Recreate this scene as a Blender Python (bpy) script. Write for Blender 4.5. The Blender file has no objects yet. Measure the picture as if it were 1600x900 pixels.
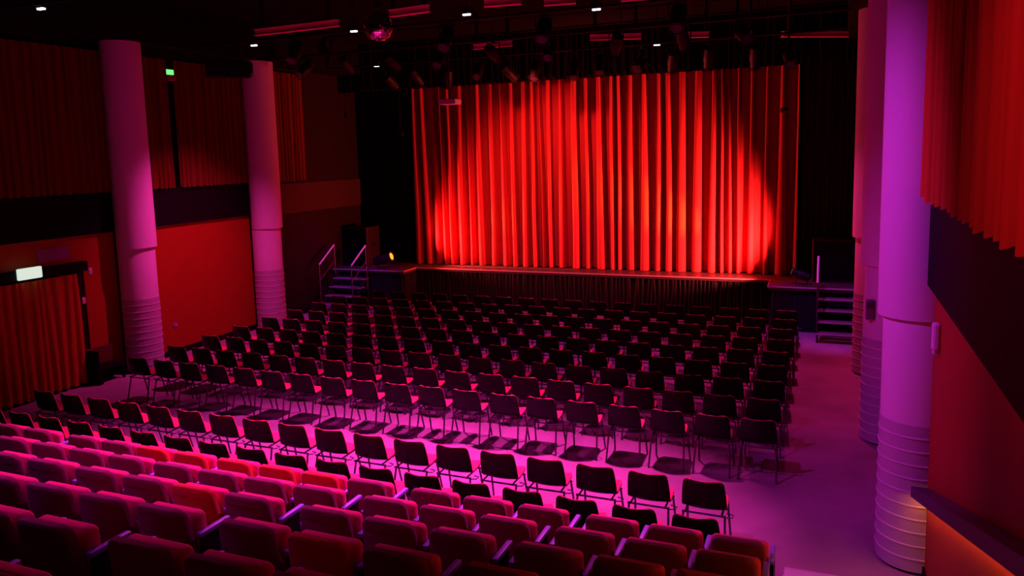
import bpy, bmesh, math, random
from mathutils import Vector, Matrix
random.seed(7)
S = bpy.context.scene
COL = S.collection

# ------------------------------------------------------------------ camera
F_PX, YAW, PITCH, ROLL = 1216.95, -.3885, .1244, -.0264
CAM = Vector((10.8373, -9.2780, 3.9505))
def camera():
    f = Vector((math.sin(YAW)*math.cos(PITCH), math.cos(YAW)*math.cos(PITCH), -math.sin(PITCH)))
    r = Vector((math.cos(YAW), -math.sin(YAW), 0)); u = r.cross(f)
    r2 = r*math.cos(ROLL) + u*math.sin(ROLL); u2 = -r*math.sin(ROLL) + u*math.cos(ROLL)
    cd = bpy.data.cameras.new('camera'); co = bpy.data.objects.new('camera', cd); COL.objects.link(co)
    m = Matrix((r2, u2, -f)).transposed().to_4x4(); m.translation = CAM; co.matrix_world = m
    cd.sensor_width = 36; cd.lens = F_PX/1600*36; cd.shift_y = -57.3/1600
    cd.clip_end = 200; S.camera = co
camera()
S.view_settings.view_transform = 'Standard'; S.view_settings.look = 'None'
S.view_settings.exposure = 0.0; S.view_settings.gamma = 1.0; S.view_settings.use_curve_mapping = False
w = bpy.data.worlds.new('world'); S.world = w; w.use_nodes = True
w.node_tree.nodes['Background'].inputs[0].default_value = (.02, .003, .012, 1)
w.node_tree.nodes['Background'].inputs[1].default_value = 0.05

# ------------------------------------------------------------------ lights (theatre lanterns in the rig and on the stage, plus added fill spots)
def spot(loc, target, power, color, angle=90, blend=1.0, radius=.08):
    d = bpy.data.lights.new('spot_light', 'SPOT'); d.energy = power; d.color = color
    d.spot_size = math.radians(angle); d.spot_blend = blend; d.shadow_soft_size = radius
    o = bpy.data.objects.new('spot_light', d); COL.objects.link(o); o.location = loc
    o.rotation_euler = (Vector(target)-Vector(loc)).to_track_quat('-Z', 'Y').to_euler()
    return o
MAG = (1, .045, .56); VIO = (.80, .035, .95); RED = (1, .07, .06); PINK = (1, .03, .30); ORG = (1, .55, .02)
# house wash from the rig
spot((8.4, .8, 5.75), (7.0, -1.9, 0), 3600, MAG, 72, 1, .14)
spot((4.6, .8, 5.75), (4.6, -2.0, 0), 3000, MAG, 80, 1, .14)
spot((1.4, 2.6, 5.75), (-1.3, 3.2, 0), 1000, (1, .035, .42), 80, 1, .1)
spot((5.3, 5.2, 5.75), (5.3, 3.8, 0), 620, MAG, 94, 1, .1)
spot((9.6, 5.0, 5.75), (10.2, 4.2, 0), 520, PINK, 80, 1, .1)
spot((4.6, -.9, 5.85), (4.0, -5.2, 1.0), 1400, (1, .04, .5), 84, 1, .1)  # added fill to brighten the raked seat tops and cushions
# violet cross light on the right columns and the seats
spot((7.2, -3.4, 5.9), (11.6, -1.2, 2.1), 720, VIO, 64, 1, .1)
spot((5.0, -6.5, 5.9), (5.5, -3.8, .6), 190, VIO, 80, 1, .2)  # added dim fill from behind for the seat backs
# violet spots added to tint the stage edge and both flights of steps
spot((5.2, 4.6, 5.9), (5.2, 8.5, .3), 110, (.5, .04, 1), 62, .8, .1)
spot((.4, 5.3, 5.9), (-1.0, 7.8, .7), 620, (.5, .05, 1), 34, .8, .08)
spot((9.8, 5.3, 5.9), (11.0, 7.8, .6), 620, (.5, .05, 1), 34, .8, .08)
# stage curtain: the two floor lanterns on the wings, each a wide red beam with an amber core, plus an added red top fill
LL, LR = (.16, 8.61, 1.38), (10.05, 8.45, 1.33)
spot(LL, (3.0, 9.70, 2.5), 3900, RED, 84, .9, .05)
spot(LR, (7.5, 9.70, 2.45), 3700, RED, 90, .8, .05)
spot(LL, (3.5, 9.60, 2.5), 700, ORG, 24, 1, .05)
spot(LR, (7.0, 9.60, 2.5), 1300, ORG, 24, 1, .05)
spot((4.4, 6.7, 5.8), (4.4, 9.75, 2.4), 800, RED, 104, .9, .05)

# red side light on the right drapes
spot((9.0, -7.4, 5.4), (11.8, -5.9, 4.1), 260, (1, .03, .2), 56, 1, .1)

# ------------------------------------------------------------------ materials
def mat(name, col, rough=.6, metal=0., var=0., vscale=20., bump=0., bscale=60., spec=.5, emit=None, estr=0., sheen=0., col2=None):
    m = bpy.data.materials.new(name); m.use_nodes = True
    nt = m.node_tree; b = nt.nodes['Principled BSDF']
    b.inputs['Base Color'].default_value = (*col, 1); b.inputs['Roughness'].default_value = rough
    b.inputs['Metallic'].default_value = metal; b.inputs['Specular IOR Level'].default_value = spec
    if sheen: b.inputs['Sheen Weight'].default_value = sheen
    if var or col2:
        tc = nt.nodes.new('ShaderNodeTexCoord'); n = nt.nodes.new('ShaderNodeTexNoise'); n.inputs['Scale'].default_value = vscale
        n.inputs['Detail'].default_value = 5
        mx = nt.nodes.new('ShaderNodeMix'); mx.data_type = 'RGBA'
        c2 = col2 or tuple(max(0, c*(1-var)) for c in col)
        mx.inputs[6].default_value = (*col, 1); mx.inputs[7].default_value = (*c2, 1)
        nt.links.new(tc.outputs['Object'], n.inputs['Vector']); nt.links.new(n.outputs['Fac'], mx.inputs[0])
        nt.links.new(mx.outputs[2], b.inputs['Base Color'])
    if bump:
        tc = nt.nodes.new('ShaderNodeTexCoord'); n = nt.nodes.new('ShaderNodeTexNoise'); n.inputs['Scale'].default_value = bscale
        bp = nt.nodes.new('ShaderNodeBump'); bp.inputs['Strength'].default_value = bump; bp.inputs['Distance'].default_value = .01
        nt.links.new(tc.outputs['Object'], n.inputs['Vector']); nt.links.new(n.outputs['Fac'], bp.inputs['Height']); nt.links.new(bp.outputs['Normal'], b.inputs['Normal'])
    if emit:
        b.inputs['Emission Color'].default_value = (*emit, 1); b.inputs['Emission Strength'].default_value = estr
    return m
M = dict(
 carpet=mat('carpet', (.60, .40, .50), .95, var=.7, vscale=1.1, bump=.9, bscale=45, spec=.1),
 tiercarpet=mat('tier_carpet', (.06, .03, .05), .95, bump=.3, bscale=150, spec=.1),
 nosing=mat('pale_nosing', (.7, .6, .7), .5),
 black=mat('black_paint', (.003, .002, .003), .8, spec=.15),
 rig=mat('rig_black', (.008, .006, .007), .55, spec=.3),
 darkwall=mat('dark_brown_board', (.018, .006, .004), .7, var=.4, vscale=3, spec=.2),
 panel=mat('orange_timber_panel', (.36, .04, .004), .6, var=.25, vscale=2.5, spec=.25),
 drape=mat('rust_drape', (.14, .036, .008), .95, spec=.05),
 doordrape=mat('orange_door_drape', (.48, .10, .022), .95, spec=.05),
 velvet=mat('black_velvet', (.010, .006, .007), .95, spec=.05),
 red=mat('red_curtain_cloth', (.40, .042, .042), .8, spec=.08),
 column=mat('white_column_paint', (.72, .66, .72), .55, var=.05, vscale=5, spec=.3),
 column2=mat('column_ribbed_cover', (.48, .42, .5), .5, var=.06, vscale=8, spec=.3),
 seam=mat('column_seam', (.74, .68, .74), .5),
 deck=mat('stage_deck', (.09, .055, .065), .45, var=.3, vscale=4),
 edge=mat('stage_edge_trim', (.55, .42, .5), .3),
 plastic=mat('black_plastic', (.005, .003, .005), .42, spec=.2),
 pad=mat('red_seat_pad', (.80, .07, .15), .8, spec=.15),
 steel=mat('dark_tube', (.10, .08, .12), .35, metal=.6),
 wine=mat('wine_upholstery', (.21, .026, .085), .9, sheen=.25, bump=.2, bscale=260, spec=.12),  # darker than the cushion cloth: shade on the backs is in the colour
 orange=mat('orange_red_upholstery', (.62, .045, .03), .9, sheen=.25, bump=.2, bscale=260, spec=.12),
 cushion=mat('seat_cushion_cloth', (.82, .07, .22), .9, bump=.2, bscale=260, spec=.12),
 arm=mat('grey_blue_armrest', (.30, .26, .85), .45),
 rail=mat('pale_handrail', (.9, .85, .95), .3, metal=.2),
 led=mat('white_led', (1, 1, 1), .3, emit=(.86, .84, 1), estr=4),
 exitw=mat('lit_exit_panel', (.7, .9, .8), .4, emit=(.60, .78, .66), estr=1.0),
 exitg=mat('green_exit_panel', (.2, .8, .3), .4, emit=(.16, .9, .22), estr=1.2),
 glow=mat('glowing_lens', (1, .6, .2), .3, emit=(1, .24, .02), estr=2.4),
 glow2=mat('faint_lens', (1, .5, .3), .3, emit=(1, .30, .12), estr=.7),
 mirror=mat('mirror_tiles', (.85, .8, .85), .12, metal=1),
 white=mat('white_plastic', (.7, .62, .7), .5),
 beam=mat('red_tinted_beam', (.85, .40, .42), .6),  # red stage light on the beams is put into their colour
 strip=mat('amber_strip', (1, .5, .2), .5, emit=(1, .26, .03), estr=22),
)

# ------------------------------------------------------------------ helpers
class MB:
    def __init__(s): s.v = []; s.f = []
    def add(s, vs, fs):
        n = len(s.v); s.v += [tuple(v) for v in vs]; s.f += [tuple(i+n for i in f) for f in fs]; return s
    def box(s, x0, x1, y0, y1, z0, z1, b=0., R=None, c=None):
        if b:
            bm = bmesh.new(); bmesh.ops.create_cube(bm, size=1)
            for v in bm.verts: v.co = Vector((x0+(v.co.x+.5)*(x1-x0), y0+(v.co.y+.5)*(y1-y0), z0+(v.co.z+.5)*(z1-z0)))
            bmesh.ops.bevel(bm, geom=bm.edges[:], offset=b, segments=2, affect='EDGES', profile=.5)
            bm.verts.index_update(); vs = [v.co.copy() for v in bm.verts]; fs = [[v.index for v in f.verts] for f in bm.faces]; bm.free()
        else:
            vs = [Vector((x, y, z)) for x in (x0, x1) for y in (y0, y1) for z in (z0, z1)]
            fs = [(0,1,3,2),(4,6,7,5),(0,4,5,1),(2,3,7,6),(0,2,6,4),(1,5,7,3)]
        if R is not None:
            c = Vector(c); vs = [c + R @ (v-c) for v in vs]
        return s.add(vs, fs)
    def tube(s, pts, r, n=8, cap=True):
        pts = [Vector(p) for p in pts]; rs = r if isinstance(r, (list, tuple)) else [r]*len(pts)
        rings = []; up = None
        for i, p in enumerate(pts):
            t = (pts[min(i+1, len(pts)-1)]-pts[max(i-1, 0)]).normalized()
            if up is None: up = t.orthogonal().normalized()
            else:
                up = (up - t*up.dot(t)); up = up.normalized() if up.length > 1e-6 else t.orthogonal().normalized()
            q = t.cross(up); rings.append([p + (up*math.cos(2*math.pi*k/n) + q*math.sin(2*math.pi*k/n))*rs[i] for k in range(n)])
        vs = [v for rg in rings for v in rg]; fs = []
        for i in range(len(pts)-1):
            for k in range(n):
                a = i*n+k; b = i*n+(k+1) % n; fs.append((a, b, b+n, a+n))
        if cap: fs.append(tuple(reversed(range(n)))); fs.append(tuple(range(len(vs)-n, len(vs))))
        return s.add(vs, fs)
    def lathe(s, prof, c=(0,0,0), n=32, axis='Z'):
        c = Vector(c); vs = []; fs = []
        for r, z in prof:
            for k in range(n):
                a = 2*math.pi*k/n
                v = Vector((r*math.cos(a), r*math.sin(a), z)) if axis == 'Z' else (Vector((r*math.cos(a), z, r*math.sin(a))) if axis == 'Y' else Vector((z, r*math.cos(a), r*math.sin(a))))
                vs.append(c+v)
        for i in range(len(prof)-1):
            for k in range(n):
                a = i*n+k; b = i*n+(k+1) % n; fs.append((a, b, b+n, a+n))
        fs.append(tuple(reversed(range(n)))); fs.append(tuple(range(len(vs)-n, len(vs))))
        return s.add(vs, fs)
    def build(s, name, m, parent=None, smooth=False, solid=0.):
        me = bpy.data.meshes.new(name); me.from_pydata(s.v, [], s.f); me.materials.append(m)
        bm = bmesh.new(); bm.from_mesh(me)
        bmesh.ops.recalc_face_normals(bm, faces=bm.faces[:])
        if solid: bmesh.ops.solidify(bm, geom=bm.faces[:], thickness=solid)
        bm.to_mesh(me); bm.free()
        if smooth:
            for p in me.polygons: p.use_smooth = True
            try: me.set_sharp_from_angle(angle=math.radians(38))
            except Exception: pass
        o = bpy.data.objects.new(name, me); COL.objects.link(o)
        if parent: o.parent = parent
        return o
def tag(o, label, cat, group=None):
    o['label'] = label; o['category'] = cat
    if group: o['group'] = group
    return o
def thing(name, label, cat, loc=(0,0,0), rz=0, group=None):
    o = bpy.data.objects.new(name, None); COL.objects.link(o); o.location = loc; o.rotation_euler = (0,0,rz)
    o.empty_display_size = .1
    return tag(o, label, cat, group)
def struct(o, label=None):
    o['kind'] = 'structure'
    if label: o['label'] = label
    return o
def dup(root, loc, rz, label, group=None):
    kids = [c for c in root.children]
    r = root.copy(); COL.objects.link(r); r.location = loc; r.rotation_euler = (0,0,rz); r['label'] = label
    if group: r['group'] = group
    for ch in kids:
        c = ch.copy(); COL.objects.link(c); c.parent = r
        for g in list(ch.children):
            d = g.copy(); COL.objects.link(d); d.parent = c
    return r
ORD = ['first','second','third','fourth','fifth','sixth','seventh','eighth','ninth','tenth','eleventh','twelfth','thirteenth','fourteenth','fifteenth','sixteenth','seventeenth','eighteenth','nineteenth','twentieth']

XL, XR, ZC = -1.68, 11.75, 6.95
YB, YF = 10.4, -11.5
# ------------------------------------------------------------------ room shell
struct(MB().box(XL-.2, XR+.2, YF, YB+.2, -.12, 0).build('floor', M['carpet']), 'speckled carpet floor lit magenta')
struct(MB().box(XL-.2, XR+.2, YF, YB+.2, ZC, ZC+.1).build('ceiling', M['black']), 'black ceiling above the lighting rig')
struct(MB().box(XL-.2, XL, YF, YB, 0, ZC).build('wall_left', M['darkwall']))
struct(MB().box(XR, XR+.2, YF, YB, 0, ZC).build('wall_right', M['darkwall']))
struct(MB().box(XL-.2, XR+.2, YB, YB+.2, 0, ZC).build('wall_back', M['black']), 'black wall behind the stage')
struct(MB().box(XL-.2, XR+.2, YF-.2, YF, 0, ZC).build('wall_front', M['darkwall']), 'wall behind the raked seating')
# timber panels, black soffit bands, bulkheads
tr = 0
def trim(mb, m, label):
    global tr; tr += 1
    return struct(mb.build('trim_%d' % tr, m), label)
trim(MB().box(XL, XL+.03, .72, 1.42, .12, 2.70), M['panel'], 'orange timber wall panel beside the curtained doorway')
trim(MB().box(XL, XL+.03, -3.4, .72, 2.12, 2.70), M['panel'], 'orange timber wall panel above the curtained doorway')
trim(MB().box(XL, XL+.03, 1.80, 5.15, .12, 2.70), M['panel'], 'large orange timber wall panel between the two left columns')
trim(MB().box(XL, XL+.10, -6, 5.5, 2.70, 3.44), M['black'], 'black band along the left wall')
trim(MB().box(XL, XL+.04, 6.2, YB-.3, 2.62, 3.36), mat('brown_board', (.035, .008, .003), .7), 'dull brown band on the left wall near the stage')
trim(MB().box(XL, -.95, -9, 9.6, 6.17, ZC), M['black'], 'black bulkhead above the left columns')
trim(MB().box(11.14, XR, -9, 9.6, 6.17, ZC), M['black'], 'black bulkhead above the right columns')
trim(MB().box(XR-.03, XR, -8, YB-1.5, .1, 2.72), M['panel'], 'red lit timber panel along the right wall')
trim(MB().box(XR-.10, XR, -8, YB-1.2, 2.72, 3.50), M['black'], 'black band along the right wall')
struct(MB().box(XL, XL+.05, .6, 8, 0, .12).build('baseboard_left', M['black']))
struct(MB().box(XR-.05, XR, -2, 8, 0, .1).build('baseboard_right', M['black']))

# ------------------------------------------------------------------ columns
def column(x, y, label, r=.33, shift=.03):
    t = thing('column', label, 'column', (x, y, 0), 0, 'round columns along the hall sides')
    sg = 1 if x < 5 else -1
    n = 48
    MB().lathe([(r, 1.42), (r, 2.36), (r-.004, 2.38)], n=n).build('middle_sleeve', M['column'], t, True)
    MB().lathe([(r+.02, 2.385), (r+.02, 6.168)], c=(sg*shift, 0, 0), n=n).build('upper_sleeve', M['column'], t, True)
    prof = [(r+.006, .03)]; z = .03; k = 0
    while z < 1.39:
        prof += [(r+.006, z+.112), (r+.012, z+.116), (r+.012, z+.124), (r+.006, z+.128)]; z += .128
    prof[-1] = (r+.006, 1.42); prof = [p for p in prof if p[1] <= 1.42]
    MB().lathe(prof, n=n).build('ribbed_cover', M['column2'], t, True)
    sm = MB(); z = .03
    for k in range(10):
        z += .128; sm.lathe([(r+.0125, z-.010), (r+.0135, z-.004), (r+.0125, z+.002)], n=n)
    sm.build('cover_seam', M['seam'], t, True)
    MB().lathe([(r-.03, 0), (r-.03, .03)], n=n).build('base', M['black'], t, True)
    return t
column(-1.34, 1.63, 'round white column by the curtained doorway, nearest on the left, lit magenta')
column(-1.34, 5.35, 'round white column on the left nearer the stage, beside the red timber panel')
column(11.66, -1.34, 'huge near round column on the right, with horizontal bands low down')
column(11.62, 1.95, 'round column on the right, just behind the nearest big one')
column(11.60, 5.30, 'round column on the right farthest back, closest to the stage steps')

# ------------------------------------------------------------------ drapes
def drape_mb(p0, p1, z0, z1, depth=.07, pmin=.10, pmax=.2, nz=14, step=.012, seed=1, front=(.45, .7), topfront=None, zprof=0.03, hem=.02):
    rnd = random.Random(seed); p0 = Vector(p0).to_2d(); p1 = Vector(p1).to_2d(); L = (p1-p0).length
    d = (p1-p0)/L; nrm = Vector((d.y, -d.x))          # folds stand out towards nrm
    folds = []; x = 0
    while x < L:
        p = rnd.uniform(pmin, pmax); fb = rnd.uniform(*front); ft = rnd.uniform(*(topfront or front))
        folds.append((x+p/2, p, fb, ft, rnd.uniform(.72, 1), rnd.uniform(-.05, .05), rnd.uniform(.3, 2.2), rnd.uniform(0, 6.28))); x += p
    NX = int(L/step)+1; vs = []
    for j in range(nz+1):
        tz = j/nz; z = z0+(z1-z0)*tz
        cs = [(c+dr*tz+.012*math.sin(w_*3*tz+ph), p*(fb*(1-tz)+ft*tz)/2, a) for c, p, fb, ft, a, dr, w_, ph in folds]
        k = 0
        for i in range(NX+1):
            s = min(L, i*step); best = 0
            while k < len(cs)-2 and cs[k+1][0] < s-.3: k += 1
            for m_ in range(k, min(k+8, len(cs))):
                c, h, a = cs[m_]; q = abs(s-c)/h
                if q < 1.35:
                    val = a*(1-.25*q*q) if q < .85 else a*(1-.18)*max(0, (1.16-q)/.31)
                    best = max(best, val)
            o = depth*best
            zz = z if j else z0 - hem*best
            v = p0 + d*s + nrm*o; vs.append((v.x, v.y, zz))
    fs = [(j*(NX+1)+i, j*(NX+1)+i+1, (j+1)*(NX+1)+i+1, (j+1)*(NX+1)+i) for j in range(nz) for i in range(NX)]
    m = MB(); m.add(vs, fs); return m
def drape(name, label, cat, m, *a, **k):
    o = drape_mb(*a, **k).build(name, m, None, True)
    o.data.polygons.foreach_set('use_smooth', [True]*len(o.data.polygons))
    if cat: tag(o, label, cat, k.get('group'))
    return o
drape('stage_curtain', 'tall pleated red curtain glowing across the back of the stage', 'curtain', M['red'],
      (.12, 9.88), (10.16, 9.88), 1.0, 6.05, depth=.27, pmin=.16, pmax=.42, nz=30, step=.009, seed=5, front=(.42, .74), topfront=(.10, .46), hem=.01)
drape('masking_drape', 'black masking drape on the left of the red stage curtain', 'curtain', M['velvet'], (XL+.02, 9.95), (.08, 9.90), .985, 6.4, depth=.1, seed=9, hem=0)
drape('masking_drape', 'black masking drape on the right of the red stage curtain', 'curtain', mat('dark_drape', (.022, .006, .005), .95), (10.22, 9.90), (XR-.02, 9.95), .985, 6.4, depth=.1, seed=10, hem=0)
drape('stage_border', 'black border cloth hung above the red stage curtain', 'curtain', M['velvet'], (XL+.02, 9.1), (XR-.02, 9.1), 5.72, ZC-.05, depth=.08, seed=11, hem=.02)
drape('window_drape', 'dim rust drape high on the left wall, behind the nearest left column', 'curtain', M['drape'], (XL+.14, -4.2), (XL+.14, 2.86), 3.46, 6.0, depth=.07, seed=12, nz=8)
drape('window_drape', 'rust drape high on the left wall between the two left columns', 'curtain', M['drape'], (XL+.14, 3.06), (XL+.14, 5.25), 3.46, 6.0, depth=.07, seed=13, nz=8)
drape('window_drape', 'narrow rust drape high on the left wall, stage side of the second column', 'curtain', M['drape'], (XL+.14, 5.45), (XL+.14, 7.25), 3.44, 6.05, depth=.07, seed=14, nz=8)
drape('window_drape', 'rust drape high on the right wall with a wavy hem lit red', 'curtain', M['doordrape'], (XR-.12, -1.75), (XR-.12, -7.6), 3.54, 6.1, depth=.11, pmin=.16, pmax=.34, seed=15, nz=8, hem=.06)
drape('door_curtain', 'long rust curtain hanging over the doorway at the far left', 'curtain', M['doordrape'], (XL+.10, -3.3), (XL+.10, .52), .06, 2.04, depth=.07, seed=16, nz=8)

# ------------------------------------------------------------------ stage
st = thing('stage', 'low black stage with projecting side wings and pleated black skirt', 'stage', (5.05, 9.0, 0))
def P(mb, name, m, parent, off, **k):
    o = mb.build(name, m, parent, **k); o.location = (-off[0], -off[1], -off[2]); return o
so = (5.05, 9.0, 0)
P(MB().box(XL+.01, XR-.01, 9.0, YB-.01, .90, .98).box(XL+.01, .54, 8.33, 9.0, .90, .98).box(9.66, XR-.01, 8.12, 9.0, .90, .98), 'deck', M['deck'], st, so)
P(MB().box(.54, 9.66, 8.975, 9.0, .955, .985).box(XL+.01, .565, 8.305, 8.33, .955, .985).box(.54, .565, 8.33, 8.975, .955, .985)
  .box(9.635, XR-.01, 8.095, 8.12, .955, .985).box(9.635, 9.66, 8.12, 8.975, .955, .985), 'edge_trim', M['edge'], st, so)
sk = MB()
for a, b in (((.54, 9.04), (9.66, 9.04)), ((XL+.02, 8.40), (.50, 8.40)), ((.50, 8.40), (.50, 9.04)), ((9.70, 8.19), (XR-.02, 8.19)), ((9.70, 9.04), (9.70, 8.19))):
    q = drape_mb(a, b, .01, .90, depth=.035, pmin=.07, pmax=.11, nz=3, step=.015, seed=int(a[0]*10)+3, hem=0); sk.add(q.v, q.f)
P(sk, 'skirt', mat('skirt_velvet', (.006, .003, .004), .9), st, so)
# curtain batten lying on the deck in front of the curtain
tag(MB().box(.3, 4.9, 9.42, 9.46, .981, 1.0).build('cable_cover', mat('grey_green_strip', (.10, .10, .06), .7)), 'thin grey strip on the deck at the foot of the red curtain', 'strip')

# stairs
def stair(x0, x1, yfront, label, rails, railmat):
    t = thing('stage_steps', label, 'steps', ((x0+x1)/2, yfront, 0)); off = ((x0+x1)/2, yfront, 0)
    for k in range(4):
        z = .2*(k+1); y = yfront + .2*k
        P(MB().box(x0, x1, y, y+.235, z-.035, z, b=.006), 'tread', mat('step_tread', (.20, .13, .17), .5) if k == 0 else bpy.data.materials['step_tread'], t, off)
        P(MB().box(x0, x1, y-.012, y+.008, z-.022, z+.004), 'nosing', M['edge'], t, off)
    for x in (x0+.02, x1-.02):
        P(MB().tube([(x, yfront+.05, .0), (x, yfront+.05, .18), (x, yfront+.82, .94), (x, yfront+.82, .0)], .02, 6), 'side_frame', M['rig'], t, off)
    for x in rails:
        r = MB().tube([(x, yfront+.10, 1.22), (x, yfront+.8, 1.66)], .022, 10)
        ro = P(r, 'handrail', railmat, t, off, smooth=True)
        P(MB().tube([(x, yfront+.10, 0.1), (x, yfront+.10, 1.2)], .016, 8).tube([(x, yfront+.8, .5), (x, yfront+.8, 1.64)], .016, 8)
          .tube([(x, yfront+.10, .8), (x, yfront+.8, 1.24)], .012, 8), 'rail_post', M['steel'], t, off)
    return t
stair(-1.36, -.40, 7.30, 'black stage steps with two slanted handrails at the left wing', (-1.42, -.44), M['rail'])
stair(10.65, 11.62, 7.22, 'black stage steps with pale nosings at the right wing, single handrail', (10.66,), M['rail'])

# loudspeakers on the wings
def speaker(x0, x1, y0, y1, z0, z1, label):
    t = thing('loudspeaker', label, 'loudspeaker', ((x0+x1)/2, (y0+y1)/2, z0)); off = ((x0+x1)/2, (y0+y1)/2, z0)
    P(MB().box(x0, x1, y0, y1, z0, z1, b=.015), 'cabinet', mat('speaker_black', (.014, .008, .009), .5), t, off)
    P(MB().box(x0+.04, x1-.04, y0-.012, y0+.004, z0+.04, z1-.04, b=.004), 'grille', M['black'], t, off)
    for hx in (x0, x1):
        P(MB().box(hx-.012, hx+.012, (y0+y1)/2-.08, (y0+y1)/2+.08, z0+(z1-z0)*.5, z0+(z1-z0)*.5+.09, b=.004), 'handle', M['rig'], t, off)
    return t
speaker(-1.6, -.86, 8.85, 9.5, .982, 2.06, 'black loudspeaker cabinet on the left stage wing behind the steps')
speaker(10.52, 11.5, 8.9, 9.55, .982, 1.92, 'large black loudspeaker cabinet on the right stage wing above the steps')

# ------------------------------------------------------------------ lanterns
def lantern(loc, aim, label, group=None, scale=1., lens=None, floor=False, pipe_z=None):
    """body points along `aim`; loc is the pivot"""
    t = thing('stage_lantern', label, 'stage light', loc, 0, group)
    q = Vector(aim).normalized().to_track_quat('Y', 'Z').to_matrix()
    def T(mb): mb.v = [tuple(q @ (Vector(v)*scale)) for v in mb.v]; return mb
    T(MB().lathe([(.05, -.19), (.085, -.17), (.095, -.08), (.10, .05), (.082, .10), (.082, .20), (.088, .205)], n=16, axis='Y')).build('body', M['rig'], t, True)
    T(MB().lathe([(.072, .20), (.070, .209)], n=16, axis='Y')).build('lens', lens or mat_lens, t, True)
    T(MB().box(-.10, .10, .21, .215, -.10, -.088).box(-.10, .10, .21, .215, .088, .10).box(-.10, -.088, .21, .215, -.10, .10).box(.088, .10, .21, .215, -.10, .10)).build('colour_frame', M['rig'], t)
    s = scale
    if floor:
        MB().tube([(-.115*s, 0, 0), (-.115*s, 0, -loc[2]+.98+.02), (.115*s, 0, -loc[2]+.98+.02), (.115*s, 0, 0)], .01*s+.004, 6).build('yoke', M['rig'], t)
    else:
        top = (pipe_z-loc[2])
        MB().tube([(-.115*s, 0, 0), (-.115*s, 0, top*.75), (.115*s, 0, top*.75), (.115*s, 0, 0)], .012*s, 6).build('yoke', M['rig'], t)
        MB().box(-.02, .02, -.04, .04, top*.75, top-.032).build('hook_clamp', M['rig'], t)
    return t
mat_lens = mat('dark_lens', (.05, .03, .06), .15, spec=.8)
lantern((-.22, 8.56, 1.24), (.95, .12, .3), 'floor lantern with glowing amber lens on the left stage wing', floor=True, scale=1.35, lens=M['glow'])
lantern((10.32, 8.42, 1.20), (-.9, .1, .3), 'floor lantern on the right stage wing beside the red curtain', floor=True, lens=M['glow2'])

# pipes of the rig
def pipe(p0, p1, r, m, label, name='rig_pipe', drops=3, grp=None):
    p0 = Vector(p0); p1 = Vector(p1)
    t = thing(name, label, 'pipe', p0, 0, grp)
    MB().tube([(0,0,0), p1-p0], r, 10).build('tube', m, t, True)
    for k in range(drops):
        q = (p1-p0)*((k+.5)/drops)
        MB().tube([q, q+Vector((0, 0, ZC-p0.z))], .008, 5).build('hanger', M['rig'], t)
    return t
pipe((-.9, -1.2, 6.25), (11.1, -1.2, 6.25), .03, M['rig'], 'black rig pipe nearest the camera, above the raked seats', drops=4)
pipe((-.9, 3.2, 6.25), (11.1, 3.2, 6.25), .03, M['rig'], 'black rig pipe crossing the hall behind the mirror ball', drops=4)
pipe((-.9, 5.6, 6.25), (11.1, 5.6, 6.25), .03, M['rig'], 'black rig pipe crossing the hall in front of the stage', drops=4)
pipe((-.9, 7.6, 6.2), (11.1, 7.6, 6.2), .03, M['rig'], 'black rig pipe carrying lanterns just before the red curtain', drops=4)
def beam(x0, y0, x1, y1, z, label):  # one separate piece for each lit stretch of beam
    t = thing('roof_beam', label, 'beam', (x0, y0, z)); a = math.atan2(y1-y0, x1-x0); L = math.hypot(x1-x0, y1-y0)
    t.rotation_euler = (0, 0, a)
    MB().box(0, L, -.05, .05, -.012, 0).box(0, L, -.05, .05, .088, .10).box(0, L, -.006, .006, 0, .09).build('i_section', M['beam'], t)
    for k in (.1, .9):
        MB().box(L*k-.03, L*k+.03, -.02, .02, .10, ZC-z).build('hanger', M['rig'], t)
beam(1.15, 2.41, 3.0, 2.31, 6.2, 'pinkish roof beam at the upper left, beside the mirror ball')
beam(4.2, 2.0, 4.97, 1.9, 6.2, 'short pink ribbed beam just right of the mirror ball')
beam(5.88, 1.98, 6.46, 2.05, 6.2, 'purple roof beam at the top edge, left one')
beam(6.72, 2.35, 7.2, 2.42, 6.2, 'short purple roof beam at the top edge, middle one')
beam(7.86, 2.6, 9.4, 2.8, 6.2, 'purple roof beam at the top edge, right one')
beam(3.69, 6.31, 4.62, 6.2, 6.2, 'red lit roof beam right of the projector')
beam(6.28, 6.32, 7.24, 6.7, 6.2, 'long red lit roof beam above the middle of the curtain')
beam(8.0, 7.0, 8.5, 7.25, 6.2, 'short red lit roof beam right of the middle ceiling lamp')
beam(9.0, 7.5, 9.3, 7.65, 6.2, 'shortest red lit roof beam above the right half of the curtain')
beam(9.86, 8.06, 11.3, 8.95, 6.2, 'red lit roof beam reaching the farthest right column')

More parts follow.
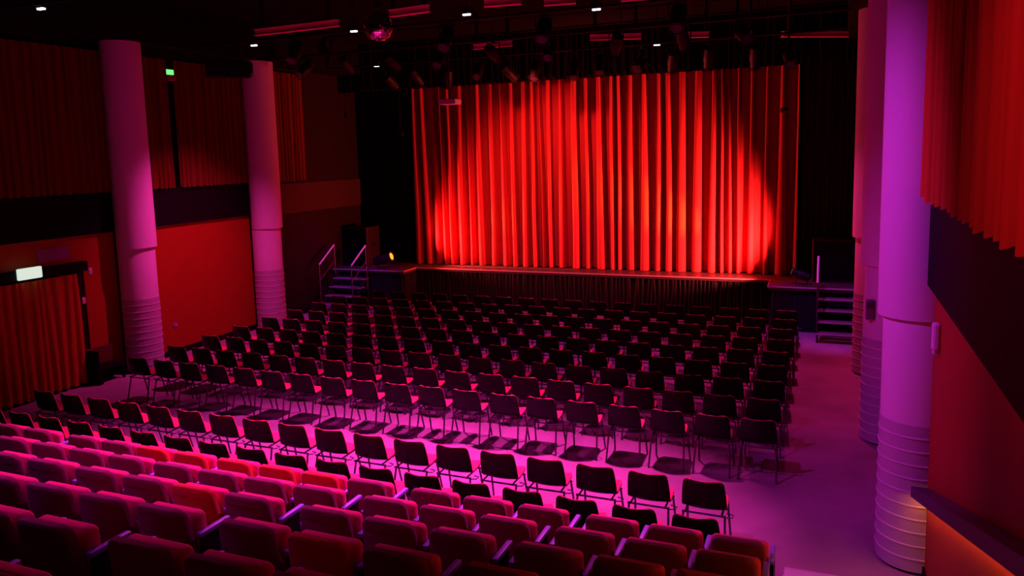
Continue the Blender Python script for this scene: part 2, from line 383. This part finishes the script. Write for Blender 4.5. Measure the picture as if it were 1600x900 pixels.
# lanterns on the pipes
for i in range(13):
    x = .9 + i*.76 + random.uniform(-.12, .12)
    z = 5.84 + random.uniform(-.08, .05)
    lantern((x, 7.6, z), (random.uniform(-.5, .5), random.choice((1, .6, -.6)), random.uniform(-1.2, -.5)),
            'black stage lantern hung before the curtain top, %s from left on its pipe' % ORD[i], 'lanterns on the pipe before the curtain', scale=1.15, pipe_z=6.2)
for i in range(9):
    x = -.3 + i*1.2 + random.uniform(-.2, .2)
    lantern((x, 5.6, 5.98), (random.uniform(-.6, .6), random.choice((1, -.8)), random.uniform(-1, -.5)),
            'black stage lantern on the middle rig pipe, %s from left' % ORD[i], 'lanterns on the middle rig pipe', scale=1.2, pipe_z=6.25)
for i, x in enumerate((1.4, 4.6, 6.4, 8.6)):
    lantern((x, 3.2, 5.98), (0.1, -1, -1.2), 'black stage lantern on the pipe behind the mirror ball, %s from left' % ORD[i], 'lanterns on the mirror ball pipe', scale=1.2, pipe_z=6.25)

# ceiling LED lamps: two tiny bright discs in a black can
def ledlamp(x, y, z, label):
    t = thing('ceiling_lamp', label, 'ceiling lamp', (x, y, z), 0, 'small white ceiling lamps')
    MB().box(-.09, .09, -.07, .07, .02, .12, b=.01).build('housing', M['rig'], t)
    for s in (-1, 1): MB().lathe([(.034, .0), (.034, .021)], c=(s*.036, 0, 0), n=16).build('lamp_disc', M['led'], t)
    MB().tube([(0, 0, .12), (0, 0, ZC-z)], .012, 6).build('stem', M['rig'], t)
for x, y, l in ((.21, -1.05, 'small white ceiling lamp at the far left, topmost left'), (.23, 3.46, 'small white ceiling lamp above the second left column'),
                (2.85, 3.01, 'small white ceiling lamp just left of the mirror ball'), (5.32, 2.53, 'small white ceiling lamp at the top, right of the mirror ball'),
                (.30, 7.87, 'small white ceiling lamp lowest of all, below the mirror ball'), (7.31, 3.18, 'small white ceiling lamp at the top, right of the purple beams'),
                (7.30, 7.96, 'small white ceiling lamp over the right half of the curtain')):
    ledlamp(x, y, 6.2, l)

# mirror ball
t = thing('mirror_ball', 'faceted mirror ball hanging from the rig, glinting pink', 'mirror ball', (4.4, 1.31, 5.93))
bm = bmesh.new(); bmesh.ops.create_uvsphere(bm, u_segments=34, v_segments=20, radius=.22)
for f in list(bm.faces):
    c = f.calc_center_median(); j = Vector((random.uniform(-1,1), random.uniform(-1,1), random.uniform(-1,1)))*.003
mb = MB()
for f in bm.faces:
    c = f.calc_center_median(); k = Vector((random.uniform(-1,1), random.uniform(-1,1), random.uniform(-1,1)))*.10
    n_ = f.normal; vs = []
    for v in f.verts:
        d = (v.co-c)*.92; vs.append(c + d + n_*(d.dot(k)) + n_*.002)
    mb.add(vs, [tuple(range(len(vs)))])
bm.free()
mb.build('mirror_tile', M['mirror'], t)
MB().lathe([(.02, -.212), (.12, -.18), (.18, -.11), (.21, 0), (.18, .11), (.12, .18), (.02, .212)], n=24).build('core', M['rig'], t, True)
MB().tube([(0, 0, .2), (0, 0, ZC-5.93)], .006, 6).build('wire', M['rig'], t)
MB().lathe([(.05, .27), (.05, .36)], n=12).build('motor', M['rig'], t)

# projector hung before the curtain
t = thing('projector', 'box projector hung before the upper left of the red curtain, lit purple', 'projector', (2.65, 7.17, 5.18))
MB().box(-.22, .22, -.17, .17, -.06, .06, b=.02).build('case', mat('projector_case', (.55, .48, .65), .5), t)
MB().lathe([(.05, .17), (.055, .20)], n=16, axis='Y').build('lens', mat_lens, t, True)
MB().tube([(0, 0, .06), (0, 0, ZC-5.18)], .018, 8).build('mount_pole', M['rig'], t)

# big black moving head / speaker before second left column
t = thing('hanging_loudspeaker', 'long black loudspeaker hung high before the second left column', 'loudspeaker', (.62, 2.3, 5.62), math.radians(50))
MB().box(-.42, .36, -.17, .17, -.14, .14, b=.03).build('cabinet', M['black'], t)
MB().box(.36, .38, -.14, .14, -.11, .11, b=.004).build('grille', M['rig'], t)
MB().tube([(-.2, 0, .12), (-.2, 0, ZC-5.62)], .014, 6).build('hanger', M['rig'], t)
MB().tube([(.2, 0, .12), (.2, 0, ZC-5.62)], .014, 6).build('hanger', M['rig'], t)

# small black boom lanterns in front of the curtain edges
for x, y, z, l in ((9.88, 9.2, 4.75, 'tiny black boom lantern silhouetted on the right edge of the curtain'), (.13, 9.2, 4.55, 'tiny black boom lantern at the left edge of the red curtain')):
    t = thing('boom_lantern', l, 'stage light', (x, y, z))
    MB().lathe([(.04, -.09), (.055, -.06), (.055, .07)], n=12, axis='X').build('body', M['rig'], t, True)
    MB().tube([(0, 0, .04), (0, 0, ZC-z)], .006, 6).build('drop_wire', M['rig'], t)

# ------------------------------------------------------------------ left wall fittings
t = thing('exit_sign', 'glowing pale exit sign box over the curtained doorway', 'exit sign', (XL+.22, -.44, 2.19))
MB().box(-.03, .03, -.21, .21, -.095, .095, b=.015).build('lit_panel', M['exitw'], t)
MB().box(-.036, -.03, -.03, .03, -.03, .03).build('bracket', M['rig'], t)
t = thing('curtain_pelmet', 'dark pelmet box along the top of the doorway curtain', 'pelmet', (XL+.03, -1.3, 2.05))
MB().box(0, .15, -2.0, 2.0, .02, .19, b=.006).build('board', M['black'], t)
MB().tube([(.06, -1.98, .02), (.06, 1.98, .02)], .012, 8).build('curtain_rail', M['rig'], t)
tag(MB().box(XL+.03, XL+.045, -.14, .45, 2.32, 2.54).build('wall_plaque', mat('plaque_violet', (.22, .06, .22), .5)), 'blank purplish plaque on the wall above the exit sign', 'sign')
for y, z, l in ((.85, 2.03, 'small pale wall sensor right of the pelmet end'), (.66, 1.52, 'small pale switch beside the doorway curtain')):
    t = thing('wall_switch', l, 'switch', (XL+.03, y, z))
    MB().box(0, .02, -.035, .035, -.06, .06, b=.006).build('plate', M['white'], t); MB().box(.02, .03, -.015, .015, -.02, .02).build('rocker', M['white'], t)
t = thing('wall_socket', 'small round fitting low on the red timber panel between the columns', 'socket', (XL+.03, 2.72, .62))
MB().lathe([(.05, 0), (.05, .02), (.03, .03)], n=20, axis='X').build('plate', mat('socket_violet', (.3, .16, .4), .5), t, True)
MB().lathe([(.015, .03), (.015, .034)], n=10, axis='X').build('button', M['white'], t)
t = thing('wall_bench', 'low dark bench standing against the wall by the doorway curtain', 'bench', (XL+.22, .82, 0))
MB().box(-.17, .2, -.26, .30, .24, .30, b=.008).build('seat', M['black'], t)
MB().box(-.17, -.12, -.26, .30, .30, .62, b=.008).build('backrest', mat('bench_back', (.10, .016, .006), .6), t)
for a in (-.22, .26):
    MB().box(-.15, -.11, a-.02, a+.02, 0, .24).build('leg', M['black'], t); MB().box(.14, .18, a-.02, a+.02, 0, .24).build('leg', M['black'], t)
MB().box(-.17, .2, -.30, -.26, .0, .62, b=.008).build('end_panel', M['black'], t)
t = thing('green_exit_sign', 'small green exit light high between the two upper drapes on the left', 'exit sign', (XL+.18, 2.96, 5.76))
MB().box(-.02, .02, -.09, .09, -.05, .05, b=.01).build('lit_panel', M['exitg'], t)
MB().box(-.16, -.02, -.02, .02, -.02, .02).build('bracket', M['rig'], t)
MB().box(-.05, .05, -.09, .09, -.17, -.06, b=.01).build('battery_box', mat('box_red', (.30, .05, .06), .6), t)
tag(MB().box(-1.03, -.97, 1.66, 1.72, 3.12, 3.2, b=.01).build('column_sensor', M['white']), 'tiny pale sensor on the stage side of the nearest left column', 'sensor')
# right side fittings
t = thing('control_box', 'small dark control box on the second right column', 'box', (11.36, 1.70, 1.82))
MB().box(-.05, .05, -.05, .02, -.13, .13, b=.01).build('case', mat('box_violet', (.16, .05, .14), .5), t)
MB().box(-.04, .04, -.055, -.05, .02, .10).build('lid', M['steel'], t)
t = thing('soap_dispenser', 'pale narrow dispenser on the right wall behind the big column', 'dispenser', (XR-.03, -2.05, 2.34))
MB().box(-.06, 0, -.05, .05, -.12, .12, b=.02).build('case', M['white'], t); MB().box(-.05, -.01, -.03, .03, -.15, -.12, b=.006).build('nozzle', M['white'], t)

# right handrail ledge with amber light below
t = thing('sloping_ledge', 'sloping dark ledge on the right wall with amber light glowing beneath', 'handrail', (XR-.03, -1.72, .877))
dy, dz = -5.0, 5.0*.349
def slope(x0, x1, za, zb):
    vs = [(x, y*dy, za if w_ == 0 else zb) for x in (x0, x1) for y in (0, 1) for w_ in (0, 1)]
    vs = [(x, y, z + (dz if abs(y) > .1 else 0)) for x, y, z in vs]
    return MB().add(vs, [(0,1,3,2),(4,6,7,5),(0,4,5,1),(2,3,7,6),(0,2,6,4),(1,5,7,3)])
slope(-.14, 0, -.10, 0).build('ledge', mat('ledge_paint', (.05, .02, .06), .5), t)
slope(-.05, -.02, -.118, -.102).build('light_strip', M['strip'], t)

# ------------------------------------------------------------------ raked seating platform
R0Y, R0Z, RD, RR = -3.30, .917, .794, .269
tz = lambda r: .10 + RR*(r-1)
pm = MB()
for r in range(1, 10):
    yf = R0Y - RD*(r-1) + .40
    pm.box(XL+.02, 10.52, YF+.02, yf, tz(r-1) if r > 1 else 0, tz(r))
struct(pm.build('floor', M['tiercarpet']), 'dark stepped platform carrying the raked tip-up seats')
t = thing('aisle_steps', 'carpeted aisle steps climbing beside the raked seats on the right', 'steps', (11.1, -2.07, 0)); off = (11.1, -2.07, 0)
for k in range(12):
    yf = -2.07 - .397*k; z = .08 + .1345*k
    P(MB().box(10.53, XR-.16, yf-.40, yf, 0 if k == 0 else z-.14, z), 'step', M['nosing'] if k == 0 else M['carpet'], t, off)
    P(MB().box(10.53, XR-.16, yf-.004, yf+.012, z-.02, z+.004), 'nosing', M['nosing'], t, off)

# ------------------------------------------------------------------ stacking chairs
def sheet(rows, nu, curl_back=.058, curl_seat=.018, off=0., wscale=1.):
    """rows: (y, z, halfwidth, backness); returns grid verts"""
    g = []
    for k, (y, z, hw, bk) in enumerate(rows):
        a = rows[max(k-1, 0)]; b = rows[min(k+1, len(rows)-1)]
        ty, tz_ = b[0]-a[0], b[1]-a[1]; l = math.hypot(ty, tz_) or 1; ny, nz = -tz_/l, ty/l    # front / up normal
        for i in range(nu):
            u = -1+2*i/(nu-1)
            yy = y + ny*off + bk*curl_back*u*u; zz = z + nz*off + (1-bk)*curl_seat*u*u
            g.append((u*hw*wscale, yy, zz))
    fs = [(r*nu+i, r*nu+i+1, (r+1)*nu+i+1, (r+1)*nu+i) for r in range(len(rows)-1) for i in range(nu-1)]
    return MB().add(g, fs)
SH = [(0, .750, .135, 1), (.001, .744, .168, 1), (.003, .732, .188, 1), (.007, .712, .198, 1), (.018, .66, .206, 1), (.032, .60, .212, 1), (.046, .54, .216, 1), (.060, .49, .218, .9),
      (.085, .452, .218, .6), (.125, .428, .217, .3), (.18, .420, .216, .1), (.26, .422, .214, 0), (.34, .430, .208, 0), (.40, .434, .196, 0), (.435, .430, .178, 0), (.452, .415, .155, 0)]
ch = thing('stacking_chair', '', 'chair', (0,0,0), 0)
sheet(SH, 11, off=0).build('shell', M['plastic'], ch, True, solid=.008)
PD = [(y, z+(.002 if k < 4 else 0), hw-.001, b) for k, (y, z, hw, b) in enumerate(SH[:15])]
o = sheet(PD, 11, off=.010).build('seat_pad', M['pad'], ch, True, solid=.012)
fr = MB()
for s in (-1, 1): fr.tube([(s*.175, .05, .408), (s*.175, .38, .414)], .010, 6)
fr.tube([(-.21, .075, .400), (.21, .075, .400)], .010, 6).tube([(-.21, .36, .404), (.21, .36, .404)], .010, 6)
fr.tube([(.21, .075, .39), (.275, .10, .39), (.275, .16, .39), (.21, .18, .39)], .006, 5)
fr.build('seat_frame', M['steel'], ch, True)
for s in (-1, 1):
    MB().tube([(s*.200, .10, .40), (s*.218, .0, .0)], .0115, 7).build('leg', M['steel'], ch, True)
    MB().tube([(s*.200, .34, .404), (s*.218, .44, .0)], .0115, 7).build('leg', M['steel'], ch, True)
first = [True]
def place_chair(x, y, label, group):
    rz = random.uniform(-.02, .02)
    if first[0]:
        first[0] = False; ch.location = (x, y, 0); ch.rotation_euler = (0,0,rz); ch['label'] = label; ch['group'] = group
    else: dup(ch, (x, y, 0), rz, label, group)
for row in range(9):
    nm = 'front row by the stage' if row == 8 else ('rear row of the block' if row == 0 else '%s row from the stage' % ORD[8-row])
    a = 1 if row == 8 else 0
    for i in range(a, 19):
        x = .22 + i*.55 + random.uniform(-.012, .012); y = row*.8274 + random.uniform(-.012, .012)
        place_chair(x, y, 'black chair with red pad, %s from left in the %s' % (ORD[i-a], nm), 'stacking chairs, ' + nm)
for i in range(18):
    place_chair(.193+.22+i*.55, -1.839-.0123*i*.55, 'black stacking chair with red pad, %s from left in the lone row across the aisle' % ORD[i], 'stacking chairs in the lone row across the aisle')
for i in range(-1, 17):
    place_chair(.789+.22+i*.55, -2.633-.0126*i*.55, 'black stacking chair half hidden by raked seats, %s from left in its row' % ORD[i+1], 'stacking chairs directly before the raked seats')

# ------------------------------------------------------------------ tip-up seats
def slab(outline, y0, y1, bev=.02, tilt=0., pivot=(0, 0, 0), bow=0.):
    """outline in XZ extruded along Y, rounded edges, optional bow"""
    bm = bmesh.new(); vs = [bm.verts.new((x, y0, z)) for x, z in outline]; f = bm.faces.new(vs)
    r = bmesh.ops.extrude_face_region(bm, geom=[f]); nv = [v for v in r['geom'] if isinstance(v, bmesh.types.BMVert)]
    for v in nv: v.co.y = y1
    bmesh.ops.recalc_face_normals(bm, faces=bm.faces[:])
    es = [e for e in bm.edges if abs(e.verts[0].co.y-e.verts[1].co.y) < 1e-6]
    bmesh.ops.bevel(bm, geom=es, offset=bev, segments=3, affect='EDGES', profile=.5)
    caps = [f for f in bm.faces if len(f.verts) > 8]
    bmesh.ops.triangulate(bm, faces=caps)
    bm.verts.index_update(); R = Matrix.Rotation(tilt, 3, 'X'); p = Vector(pivot); mb = MB()
    mb.add([p + R @ (Vector((v.co.x, v.co.y + bow*v.co.x**2, v.co.z))-p) for v in bm.verts], [[v.index for v in f.verts] for f in bm.faces]); bm.free(); return mb
def outline(hb, ht, z0, z1, rt, rb, n=6):
    pts = []
    def arc(cx, cz, r, a0, a1):
        for k in range(n+1):
            a = a0+(a1-a0)*k/n; pts.append((cx+r*math.cos(a), cz+r*math.sin(a)))
    arc(-hb+rb, z0+rb, rb, math.pi*1.5, math.pi); arc(-ht+rt, z1-rt, rt, math.pi, math.pi/2)
    arc(ht-rt, z1-rt, rt, math.pi/2, 0); arc(hb-rb, z0+rb, rb, 0, -math.pi/2)
    return pts
def make_seat(backmat, arms):
    t = thing('tip_up_seat', '', 'seat')
    slab(outline(.237, .203, .30, .817, .080, .04), 0, .070, .022, math.radians(8), (0, .03, .45), bow=1.0).build('backrest', backmat, t, True)
    slab(outline(.222, .222, .40, .752, .05, .05), .095, .185, .030, math.radians(3), (0, .15, .45), bow=.7).build('seat_cushion', M['cushion'], t, True)
    for a in arms:
        x = a*.250
        ar = MB().box(x-.021, x+.021, .08, .36, .60, .635, b=.009).build('armrest', M['arm'], t, True)
        MB().box(x-.016, x+.016, .10, .30, .0, .60, b=.006).build('standard', M['rig'], t)
    MB().box(-.235, .235, .11, .16, .27, .31).build('beam', M['rig'], t)
    MB().box(-.03, .03, .08, .2, .0, .27).build('pedestal', M['rig'], t)
    return t
protos = {}
def place_seat(x, r, kind, arms, label, group):
    key = (kind, arms); loc = (x, R0Y-RD*(r-1), tz(r))
    if key not in protos:
        s = make_seat(M[kind], arms); protos[key] = s; s.location = loc; s['label'] = label; s['group'] = group
    else: dup(protos[key], loc, 0, label, group)
XS = [1.56-.53, 1.56, 2.09, 2.82, 3.34, 3.87, 4.40, 4.98, 5.52, 6.04, 6.57, 7.27, 7.80, 8.33, 8.95, 9.48, 9.99]    # left edges of backs, index 0 = column -2
STARTS = {3, 7, 11, 14}; ENDS = {2, 6, 10, 13, 16}
RNG = {1: (0, 16), 2: (2, 16), 3: (4, 16), 4: (7, 16), 5: (9, 15), 6: (11, 14)}
ORANGE = {(1, 5), (1, 6), (1, 7), (1, 8), (1, 9), (3, 9), (4, 12), (3, 16)}
rowname = {1: 'front', 2: 'second', 3: 'third', 4: 'fourth', 5: 'fifth', 6: 'sixth'}
for r, (a, b) in RNG.items():
    for i in range(a, b+1):
        kind = 'orange' if (r, i) in ORANGE else 'wine'
        arms = (-1, 1) if i in STARTS else (1,)
        if i in (15,16): arms = (1,)
        colr = 'bright orange-red' if kind == 'orange' else 'wine red'
        place_seat(XS[i]+.242, r, kind, arms, '%s tip-up seat, %s from the right end of the %s raked row' % (colr, ORD[16-i], rowname[r]), 'tip-up seats, %s raked row' % rowname[r])
